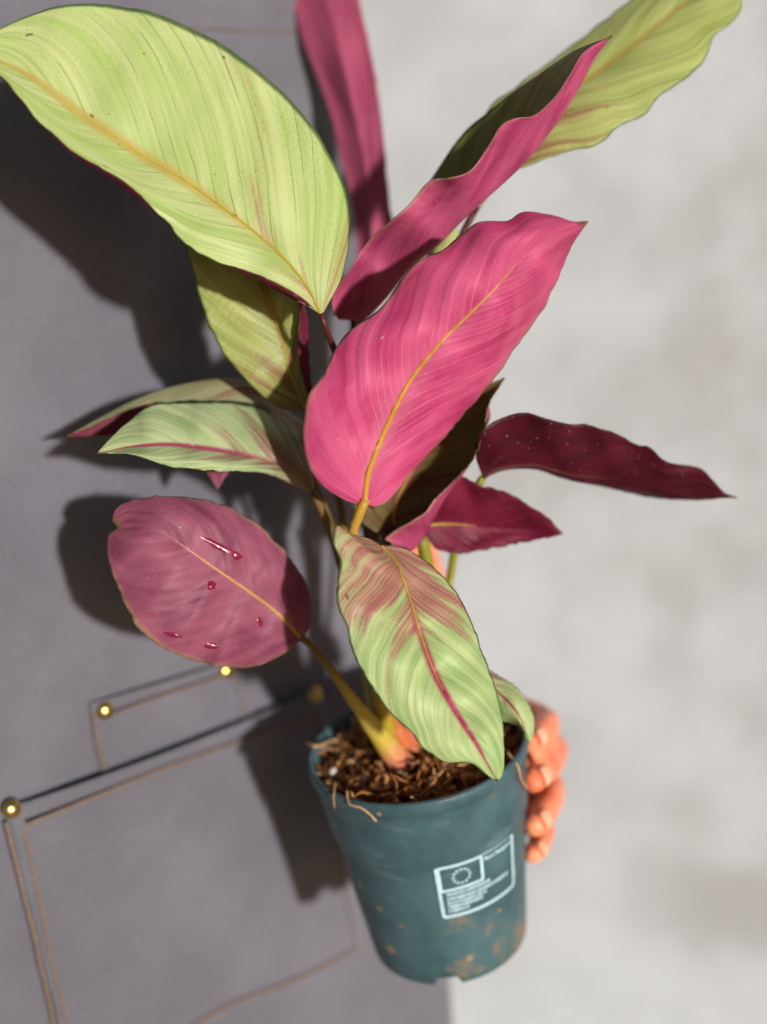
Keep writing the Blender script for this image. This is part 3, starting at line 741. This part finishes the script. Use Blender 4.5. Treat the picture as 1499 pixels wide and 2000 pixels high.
# mint leaf, left, middle height
leaf('mint green leaf flushed dark red towards its stalk', [
    ([(614, 968), (612, 930), (592, 872), (562, 832), (522, 802), (452, 786), (380, 785), (300, 790), (242, 830), (189, 885)], [.585, .592, .592, .582, .565, .54]),
    ([(612, 966), (590, 930), (542, 905), (480, 889), (400, 875), (330, 868), (260, 872), (189, 885)], [.585, .577, .57, .56, .55, .54]),
    ([(610, 966), (562, 942), (500, 922), (420, 919), (330, 911), (262, 888), (189, 885)], [.585, .572, .560, .55, .54, .54]),
    ], 'upper', (G11, MARU), seed=12, bulge=.003, wave=.0008)

# sage leaf behind it, drooping to a red tip
leaf('arched sage leaf with a red underside and dark tip', [
    ([(600, 860), (540, 870), (450, 850), (350, 850), (280, 842), (200, 851), (130, 853)], [.62, .615, .605, .595, .585]),
    ([(600, 830), (560, 800), (512, 768), (460, 742), (400, 745), (330, 760), (260, 785), (190, 820), (130, 853)], [.61, .607, .602, .592, .585]),
    ([(602, 900), (575, 850), (530, 806), (480, 786), (410, 782), (340, 784), (272, 792), (200, 822), (130, 853)], [.60, .594, .588, .583, .585]),
    ], 'upper', (G12, MARU), seed=13, ref=.5)
leaf('small pinkish leaf tip hanging under the mint leaf', [
    ([(560, 880), (480, 890), (430, 905), (405, 920), (425, 955)], [.61, .605, .60]),
    ([(560, 885), (490, 900), (440, 920), (425, 955)], [.61, .60, .60]),
    ([(560, 890), (500, 920), (452, 922), (425, 955)], [.61, .605, .60]),
    ], 'under', (G12, PINKDUSK), seed=14, NV=40, NU=16)

# dull green leaf under the big lime leaf
leaf('dull green leaf with red rolled edge below the lime leaf', [
    ([(598, 804), (560, 801), (520, 780), (480, 742), (430, 680), (400, 612), (376, 530), (362, 470), (380, 400), (440, 330)], [.588, .575, .566, .562, .56]),
    ([(598, 803), (588, 776), (566, 722), (546, 650), (520, 570), (490, 480), (440, 330)], [.588, .578, .570, .565, .56]),
    ([(599, 802), (608, 762), (604, 700), (600, 640), (590, 590), (560, 500), (440, 330)], [.587, .576, .566, .562, .56]),
    ([(598, 800), (602, 776), (588, 728), (582, 690), (582, 640), (582, 595), (550, 500), (440, 330)], [.586, .570, .558, .556, .56]),
    ], 'upper', (G13, MARU), us=[-1, 0, .72, 1], seed=15, ref=-.5, bulge=.002, rib=GREENRIB, ribr=.0006, ribto=.7)

# tall pink leaf at the back
leaf('tall upright pink leaf behind the others', [
    ([(682, 690), (684, 620), (698, 520), (690, 410), (664, 300), (638, 200), (602, 110), (576, 30), (560, -50), (580, -160)], [.66, .69, .71, .72]),
    ([(684, 690), (712, 600), (728, 480), (716, 340), (690, 200), (660, 80), (630, -40), (580, -160)], [.66, .68, .695, .72]),
    ([(686, 690), (740, 570), (768, 450), (762, 400), (752, 300), (742, 200), (722, 90), (698, -10), (660, -90), (580, -160)], [.66, .68, .70, .72]),
    ], 'under', (G13, BACKU), seed=16, bulge=-.004, wave=.001)
# sliver of a young leaf far behind
leaf('small young green leaf between the pink leaves', [
    ([(842, 560), (838, 500), (862, 462), (890, 440)], [.63, .63, .63]),
    ([(850, 560), (862, 500), (880, 465), (890, 440)], [.63, .625, .63]),
    ([(858, 560), (886, 500), (896, 470), (890, 440)], [.63, .63, .63]),
    ], 'upper', (G1, PINKU2), seed=17, NV=40, NU=16)

# stalks, leaf end first, soil end last (each rooted in the soil)
SOIL = lambda dx, dy: (790+dx, 1480+dy)
stalk([(627, 612), (640, 650), (660, 700), (690, 800), (720, 950), (745, 1150), (770, 1350), (786, 1478)], [.535, .56, .58, .60, .61, .62, .628], [6, 8, 9, 9, 10, 12, 14], BROWN)
stalk([(714, 975), (700, 1010), (690, 1045), (700, 1150), (735, 1330), (770, 1470)], [.555, .563, .575, .595, .61, .625], [10, 10.5, 10.5, 11, 14, 18], YELLOW)
stalk([(612, 962), (630, 1000), (655, 1060), (690, 1180), (730, 1340), (765, 1450)], [.585, .59, .595, .605, .617, .63], [8, 10, 11, 11, 13, 16], OLIVE)
stalk([(600, 860), (610, 930), (640, 1010), (680, 1130), (730, 1330), (775, 1455)], [.61, .61, .615, .622, .63, .635], [7, 8, 9, 10, 12, 14], OLIVE)
stalk([(597, 800), (630, 880), (662, 970), (672, 1030), (700, 1180), (740, 1380), (780, 1460)], [.59, .605, .615, .618, .625, .635, .638], [6, 7, 8, 8, 9, 12, 14], OLIVE)
stalk([(690, 610), (700, 760), (712, 960), (722, 1060), (745, 1250), (785, 1450)], [.59, .60, .62, .625, .63, .637], [7, 9, 11, 12, 13, 15], BROWN)
stalk([(684, 688), (720, 850), (745, 1000), (760, 1150), (785, 1350), (800, 1455)], [.655, .655, .655, .652, .65, .645], [6, 8, 9, 10, 12, 14], BROWN)
stalk([(932, 404), (910, 445), (890, 500), (850, 700), (800, 950), (775, 1150), (790, 1350), (808, 1462)], [.60, .605, .61, .625, .635, .64, .645, .642], [7, 8, 8, 9, 10, 12, 13, 15], BROWN)
stalk([(850, 560), (840, 500), (838, 470)], [.63, .632, .634], [6, 6, 5], BROWN)
stalk([(850, 556), (830, 720), (800, 950), (790, 1200), (805, 1440)], [.63, .64, .645, .648, .648], [6, 8, 9, 11, 13], BROWN)
stalk([(775, 1062), (762, 1030), (756, 1090), (765, 1250), (795, 1460)], [.588, .60, .605, .62, .635], [9, 10, 11, 13, 16], BROWN)
stalk([(944, 932), (920, 975), (892, 1060), (878, 1140), (860, 1260), (825, 1460)], [.586, .612, .628, .630, .633, .638], [8, 8, 8, 8, 11, 15], YGREEN)
stalk([(824, 1050), (832, 1090), (838, 1180), (835, 1300), (815, 1470)], [.60, .612, .618, .623, .633], [12, 18, 21, 20, 20], YGREEN)
stalk([(745, 1066), (752, 1090), (765, 1200), (785, 1330), (800, 1460)], [.549, .58, .60, .615, .628], [7, 8, 9, 12, 15], OLIVE)
stalk([(900, 1295), (870, 1330), (845, 1390), (825, 1465)], [.587, .605, .62, .632], [5, 6, 8, 10], YGREEN)
stalk([(588, 1244), (615, 1268), (650, 1312), (690, 1368), (738, 1432), (776, 1482), (796, 1508)], [.588, .592, .596, .601, .607, .614, .626], [7, 7.5, 9, 12, 18, 24, 25], SHEATH, label='olive stalk turning yellow and coral pink at the soil', seg=16)
stalk([(700, 1200), (722, 1320), (735, 1390), (762, 1460)], [.60, .618, .628, .638], [10, 14, 15, 15], YGREEN)
stalk([(760, 1380), (775, 1425), (800, 1470)], [.615, .622, .628], [12, 17, 20], stalk_mat('stalk_coral', lin(196, 120, 60), lin(224, 126, 70), lin(226, 120, 96)))

# ------------------------------------------------------------------ person: body, hand, apron
pa, pb, pc = 1/.62, None, None
def apron_inv(x, y):                 # 1/depth of the apron's flat front for a photo pixel
    return 1/.62 - .00046*(x-20) + .00003*(1575-y)
A0 = W(300, 1000, 1/apron_inv(300, 1000)); A1 = W(500, 1000, 1/apron_inv(500, 1000)); A2 = W(300, 700, 1/apron_inv(300, 700))
EU = (A1-A0).normalized(); EN = EU.cross(A2-A0).normalized()
if EN.dot(CAM-A0) < 0: EN = -EN
EV = EN.cross(EU)
if EV.z < 0: EV = -EV                # up along the apron
def to_plane(px, py):
    r = ray(px, py); t = (A0-CAM).dot(EN)/r.dot(EN); p = CAM + r*t - A0
    return p.dot(EU), p.dot(EV)
RB_ = .085                           # rounding of the person's side
def edge_u(v):
    (u0, v0), (u1, v1) = to_plane(700, 0), to_plane(900, 1950)
    return lerp(u0, u1, (v-v0)/(v1-v0))
FOLDS = [to_plane(x, y)+(L, wd, amp, ang) for (x, y, L, wd, amp, ang) in (
    (200, 1660, .03, .007, .0045, 14), (60, 1880, .03, .009, .0022, 2), (210, 1870, .03, .006, .0035, 12), (270, 1965, .05, .010, .006, -4),
    (500, 1880, .075, .022, .007, 50), (640, 1790, .05, .016, .005, 25), (150, 1475, .02, .006, .004, 20), (60, 1420, .05, .010, .003, 70),
    (330, 600, .09, .02, .006, 82), (120, 1250, .07, .016, .005, 60), (480, 60, .08, .016, .005, 84), (60, 700, .10, .022, .006, 76), (740, 1900, .08, .016, .009, 88))]
def fold(u, v):
    h = .0045*noise.noise(Vector((u*5.5+v*2.2, v*3.2, 1.3)))
    h += .0035*noise.noise(Vector((u*11-v*7, v*9, 7.7)))
    # slanting drag folds
    for (fu, fv, L, wd, amp, ang) in FOLDS:
        c, s = math.cos(R(ang)), math.sin(R(ang))
        x = (u-fu)*c+(v-fv)*s; y = -(u-fu)*s+(v-fv)*c
        h -= amp*math.exp(-(y/wd)**2-(x/L)**2)
    return h
VW0 = to_plane(300, 1330)[1]; VW1 = to_plane(300, 850)[1]
def surf(u, v, lift=0.):
    e = edge_u(v)-RB_*.62
    if u <= e: p = A0 + EU*u; n = EN
    else:
        th = (u-e)/RB_
        p = A0 + EU*(e+RB_*math.sin(th)) - EN*RB_*(1-math.cos(th)); n = EN*math.cos(th)+EU*math.sin(th)
    k = min(1, max(0, (v-VW0)/(VW1-VW0))); k = k*k*(3-2*k)
    q = max(0, e-.13-u); bend = 1.5*k*q*q if q < .2 else 1.5*k*(.04+.4*(q-.2))
    return p + EV*v - EN*bend + n*(fold(u, v)+lift)
def fabric_mat(name, c, seed=0.):
    m = NT(name); uv = m.n('ShaderNodeUVMap', uv_map='cloth_uv').outputs[0]
    sp = m.n('ShaderNodeSeparateXYZ', {0: uv})
    wx = m.ma('SINE', m.ma('MULTIPLY', sp.outputs[0], 2600.)); wy = m.ma('SINE', m.ma('MULTIPLY', m.ma('ADD', sp.outputs[1], m.ma('MULTIPLY', sp.outputs[0], .5)), 2600.))
    n1 = m.noise(uv, 9., 4., .6); n2 = m.noise(uv, 420., 3., .7)
    k = m.ma('ADD', m.ma('MULTIPLY', n1, .6), m.ma('MULTIPLY', n2, .4))
    col = m.mix(m.sm(k, .34, .66), tuple(x*.82 for x in c[:3])+(1,), tuple(x*1.16 for x in c[:3])+(1,))
    nrm = m.bump(m.ma('ADD', m.ma('MULTIPLY', wx, wy), m.ma('MULTIPLY', n2, 2.)), .4, .0006)
    return m.done(m.pbr(col, .8, .25, nrm, Sheen_Weight=.25, Sheen_Roughness=.5))
CLOTH = fabric_mat('apron_cloth', lin(106, 104, 112))
def cloth_grid(name, us, vs_, lift, parent, mat, thick=.0012, shape=None, gap=0):
    v = []; f = []; uvs = []
    nu, nv = len(us), len(vs_)
    for j in range(nv):
        for i in range(nu):
            if shape: a, b = shape(us[i], vs_[j])
            else: a, b = us[i], vs_[j]
            v.append(surf(a, b, lift + (gap*max(0, (vs_[j]-.8)/.2)**1.5*math.sin(math.pi*us[i])**.6 if gap else 0))); uvs.append((a, b))
    for j in range(nv-1):
        for i in range(nu-1):
            a = j*nu+i; f.append((a, a+1, a+nu+1, a+nu))
    me = mesh(name, v, f); l = me.uv_layers.new(name='cloth_uv')
    for lp in me.loops: l.data[lp.index].uv = uvs[lp.vertex_index]
    o = link(name, me, [mat])
    sd = o.modifiers.new('thick', 'SOLIDIFY'); sd.thickness = thick; sd.offset = -1 if me.polygons[0].normal.dot(EN) > 0 else 1
    if parent: o.parent = parent; o.matrix_parent_inverse = parent.matrix_world.inverted()
    return o

# body: balls along the bones, melted into one skin
def build_body():
    balls = []
    def bone(p, q, r0, r1, step=.28):
        L = (q-p).length; n = max(2, int(L/(min(r0, r1)*step)))
        for i in range(n+1):
            t = i/n; balls.append((p.lerp(q, t), lerp(r0, r1, t), None))
    uc = -.10                                     # torso's middle line on the apron plane
    def T(u, v, back): return A0 + EU*u + EV*v - EN*back
    vb = [(-.62, .165, .125), (-.52, .175, .13), (-.42, .172, .125), (-.32, .165, .115), (-.22, .16, .11), (-.12, .165, .112), (0, .172, .115), (.1, .175, .115), (.18, .165, .105)]
    ell = []
    for v, rx, ry in vb:
        e = edge_u(v); ell.append((T(e-.012-rx, v, ry+.012), rx, ry))
    top = ell[-1][0]
    # legs straight down to the floor
    hip = ell[0][0]
    feet = []
    for s in (-1, 1):
        a = hip + EU*(.085*s); k = Vector((a.x, a.y, .47)) - EN*.0; an = Vector((k.x, k.y, .075)) - Vector((EN.x, EN.y, 0))*.03
        bone(a, k, .085, .056); bone(k, an, .054, .036)
        bone(an+Vector((0, 0, -.035)), an+Vector((EN.x, EN.y, 0)).normalized()*.16+Vector((0, 0, -.045)), .038, .030)
    # neck and head
    nk = top + EV*.13; bone(top+EV*.05, nk+EV*.09, .06, .055)
    hd = nk + EV*.20 + EN*.02
    ell_head = [(hd, .078, .098, .118)]
    # far arm
    shr = top - EU*.17 + EV*.02; el = shr - EV*.28 - EU*.06 - EN*.03; wr = el - EV*.24
    bone(shr, el, .05, .04); bone(el, wr, .038, .028); bone(wr, wr-EV*.09, .03, .026)
    # near arm: shoulder, elbow behind the trunk, forearm forwards to the pot
    shl = top + EU*.13 + EV*.02 - EN*.02
    elb = W(672, 800, .905); wri = W(882, 1385, .748)
    bone(shl, elb, .05, .042); bone(elb, elb.lerp(wri, .35), .036, .033); bone(elb.lerp(wri, .35), wri, .033, .023)
    # palm behind the pot, fingers round its right side
    kn = [W(1052, 1405, .70), W(1078, 1462, .703), W(1074, 1540, .705), W(1052, 1612, .70)]
    for q in kn: bone(wri, wri.lerp(q, .55), .022, .017); bone(wri.lerp(q, .55), q, .017, .0105)
    for a, b in zip(kn, kn[1:]): bone(a.lerp(wri, .2), b.lerp(wri, .2), .0125, .0125)
    F = []
    def finger(ps, rs):
        for (p, q, r0, r1) in zip(ps, ps[1:], rs, rs[1:]): bone(p, q, r0, r1, .22)
        F.append((ps[-2], ps[-1], rs[-1]))
    finger([kn[0], W(1068, 1412, .675), W(1056, 1428, .650), W(1036, 1448, .632)], [.0100, .0088, .0080, .0070])
    finger([kn[1], W(1078, 1478, .672), W(1066, 1500, .642), W(1042, 1524, .622)], [.0105, .0094, .0086, .0075])
    finger([kn[2], W(1076, 1556, .675), W(1064, 1584, .648), W(1045, 1612, .630)], [.0102, .0090, .0084, .0073])
    finger([kn[3], W(1062, 1622, .68), W(1054, 1646, .66), W(1042, 1668, .645)], [.0090, .0078, .0072, .0064])
    th0 = wri.lerp(kn[0], .2); 
    th = [th0, POTM @ Vector((.02, .062, .100)), POTM @ Vector((-.018, .066, .092)), POTM @ Vector((-.046, .053, .088))]
    finger(th, [.016, .0125, .0105, .0085])
    bm = bmesh.new()
    for p, r, _ in balls:
        bmesh.ops.create_icosphere(bm, subdivisions=2, radius=r, matrix=Matrix.Translation(p))
    fr = Matrix((EU, EN, EV)).transposed().to_4x4()
    # trunk as a lofted tube of ellipses
    NS = 40; rows = []
    full = [(ell[0][0]-EV*.06, .14, .10)] + ell + [(ell[-1][0]+EV*.05, .13, .075), (ell[-1][0]+EV*.09, .07, .05)]
    for c, rx, ry in full:
        rows.append([bm.verts.new(c + EU*rx*math.cos(2*math.pi*k/NS) + EN*ry*math.sin(2*math.pi*k/NS)) for k in range(NS)])
    for r0, r1 in zip(rows, rows[1:]):
        for k in range(NS): bm.faces.new((r0[k], r0[(k+1) % NS], r1[(k+1) % NS], r1[k]))
    bm.faces.new(list(reversed(rows[0]))); bm.faces.new(rows[-1])
    for c, a, b, d in ell_head:
        bmesh.ops.create_icosphere(bm, subdivisions=3, radius=1, matrix=Matrix.Translation(c) @ fr @ Matrix.Diagonal((a, b, d, 1)))
        bmesh.ops.create_icosphere(bm, subdivisions=2, radius=.016, matrix=Matrix.Translation(c+EN*.098-EV*.015))
        for s in (-1, 1): bmesh.ops.create_icosphere(bm, subdivisions=2, radius=1, matrix=Matrix.Translation(c+EU*.08*s-EV*.01) @ fr @ Matrix.Diagonal((.01, .018, .03, 1)))
    me = bpy.data.meshes.new('body0'); bm.to_mesh(me); bm.free()
    o = bpy.data.objects.new('body0', me); C.objects.link(o)
    rm = o.modifiers.new('r', 'REMESH'); rm.mode = 'VOXEL'; rm.voxel_size = .0032
    s_ = o.modifiers.new('s', 'SMOOTH'); s_.factor = .5; s_.iterations = 5
    dg = bpy.context.evaluated_depsgraph_get(); dg.update()
    me2 = bpy.data.meshes.new_from_object(o.evaluated_get(dg)); bpy.data.objects.remove(o)
    me2.name = 'person'
    m = NT('skin'); co = obj_co(m); k = m.noise(co, 60., 4., .6); k2 = m.noise(co, 500., 3.)
    col = m.mix(m.sm(k, .3, .7), lin(255, 124, 86), lin(255, 160, 116))
    skin = m.done(m.pbr(col, .45, .4, m.bump(k2, .3, .0006), Subsurface_Weight=.35, Subsurface_Radius=(1., .25, .12), Subsurface_Scale=.006))
    shirt = simple('dark_clothes', lin(92, 90, 104), .85, .2, 40., .15, .3, 600.)
    b = link('person', me2, [skin, shirt])
    idx = []
    hz = hd.z-.16
    dirn = (wri-elb)
    for p in me2.polygons:
        c = p.center
        t = (c-elb).dot(dirn)/dirn.length_squared
        near = (c-(elb+dirn*max(0, min(1, t)))).length < .075 and t > .18
        hand = (c-wri).length < .17 and (c-A0).dot(EN) > -.005 or (t > .6 and (c-wri).length < .2)
        idx.append(0 if (near or hand or c.z > hz) else 1)
    me2.polygons.foreach_set('material_index', idx)
    tag(b, 'person in a grey work apron holding the potted plant with one hand', 'person')
    nm = simple('nail', lin(255, 184, 140), .3, .5, 300., .05)
    for p, q, r in F[:4]:
        d = (q-p).normalized(); out = (CAM-q).normalized()+RIGHT*.45; out = (out-d*out.dot(d)).normalized(); sd = d.cross(out)
        v = []; f = []
        for i in range(7):
            for j in range(7):
                x = (i/6-.5)*2; y = (j/6-.5)*2
                ang = x*.75*(1-.15*y*y); L = (y*.0055+.0005)*(1-.12*x*x)
                v.append(q - d*.0035 + d*L + (sd*math.sin(ang)+out*math.cos(ang))*(r+.0001))
        for i in range(6):
            for j in range(6): a = i*7+j; f.append((a, a+1, a+8, a+7))
        no = link('fingernail', mesh('fingernail', v, f), [nm]); no.parent = b
        no.modifiers.new('t', 'SOLIDIFY').thickness = .0006
    return b
person = build_body()

vt = to_plane(300, -420)[1]; vl = to_plane(300, 2900)[1]
def apron_shape(s, v):               # s 0..1 across
    e = edge_u(v)-RB_*.62
    u0 = -.46; u1 = e + RB_*1.75
    return lerp(u0, u1, s), v
apron = cloth_grid('apron', [i/150 for i in range(151)], [lerp(vl, vt, j/170) for j in range(171)], .0, person, CLOTH, shape=apron_shape)
tag(apron, 'grey canvas apron with tan stitching and brass rivets')

TAN = simple('tan_thread', lin(124, 106, 92), .8, .2, 900., .25)
def seam(px_pts, wpx, parent, lift=.0006, n=160):
    pts = resample(px_pts, n); P = []
    for i, q in enumerate(pts):
        u, v = to_plane(*q[:2]); P.append(surf(u, v, lift))
    r0 = wpx/2/FPX*.5
    rad = [r0*(1+.22*math.sin(i*2.1)) for i in range(n)]
    tv, tf = tube(P, rad, 6)
    o = link('stitching', mesh('stitching', tv, tf), [TAN]); o.parent = parent; o.matrix_parent_inverse = parent.matrix_world.inverted()
    return o
def panel(name, corners, lift, parent, thick, gap):
    TL, TR, BR, BL = [to_plane(*c) for c in corners]
    def sh(s, t):
        a = (lerp(TL[0], TR[0], s), lerp(TL[1], TR[1], s)); b = (lerp(BL[0], BR[0], s), lerp(BL[1], BR[1], s))
        return lerp(b[0], a[0], t), lerp(b[1], a[1], t)
    n = 50
    return cloth_grid(name, [i/n for i in range(n+1)], [i/n for i in range(n+1)], lift, parent, CLOTH, thick, sh, gap)
panel('pocket', [(172, 1374), (462, 1284), (500, 1420), (196, 1515)], .0022, apron, .0014, .004)
panel('pocket', [(4, 1578), (618, 1340), (700, 1858), (150, 2140)], .0046, apron, .0016, .008)
seam([(222, 1388), (320, 1352), (430, 1316)], 9, apron, .0060)
seam([(180, 1385), (188, 1440), (202, 1500)], 9, apron, .0026)
seam([(450, 1312), (466, 1365), (476, 1405)], 8, apron, .0026)
seam([(40, 1600), (140, 1558), (300, 1492), (470, 1432), (600, 1392)], 10, apron, .0120)
seam([(8, 1604), (40, 1740), (76, 1880), (118, 2060)], 10, apron, .0052)
seam([(40, 1608), (68, 1740), (100, 1880), (140, 2040)], 9, apron, .0052)
seam([(150, 2120), (400, 1992), (560, 1912), (690, 1846)], 12, apron, .0052)
seam([(250, 55), (380, 53), (470, 54), (620, 62)], 6, apron, .0006)
seam([(610, 1380), (650, 1600), (688, 1840)], 9, apron, .0052)
BRASS = NT('brass'); BRASS = BRASS.done(BRASS.pbr(BRASS.mix(BRASS.sm(BRASS.noise(obj_co(BRASS), 700., 3.), .3, .7), lin(196, 164, 84), lin(226, 202, 130)), .28, .5, None, Metallic=1.))
bm = bmesh.new(); bmesh.ops.create_uvsphere(bm, u_segments=28, v_segments=16, radius=1)
for q in bm.verts:
    if q.co.z < 0: q.co.z *= .25
    else: q.co.z *= .72
    r = math.hypot(q.co.x, q.co.y)
rivme = bpy.data.meshes.new('rivet'); bm.to_mesh(rivme); bm.free(); rivme.materials.append(BRASS)
rivme.polygons.foreach_set('use_smooth', [True]*len(rivme.polygons))
for (x, y, l) in ((20, 1578, .0054), (602, 1352, .0054), (203, 1386, .0030), (436, 1308, .0030)):
    u, v = to_plane(x, y)
    o = bpy.data.objects.new('rivet', rivme); C.objects.link(o)
    o.matrix_world = Matrix.Translation(surf(u, v, l)) @ Matrix((EU, EV, EU.cross(EV))).transposed().to_4x4() @ Matrix.Scale(.0053, 4)
    mw = o.matrix_world.copy(); o.parent = apron; o.matrix_parent_inverse = apron.matrix_world.inverted(); o.matrix_world = mw
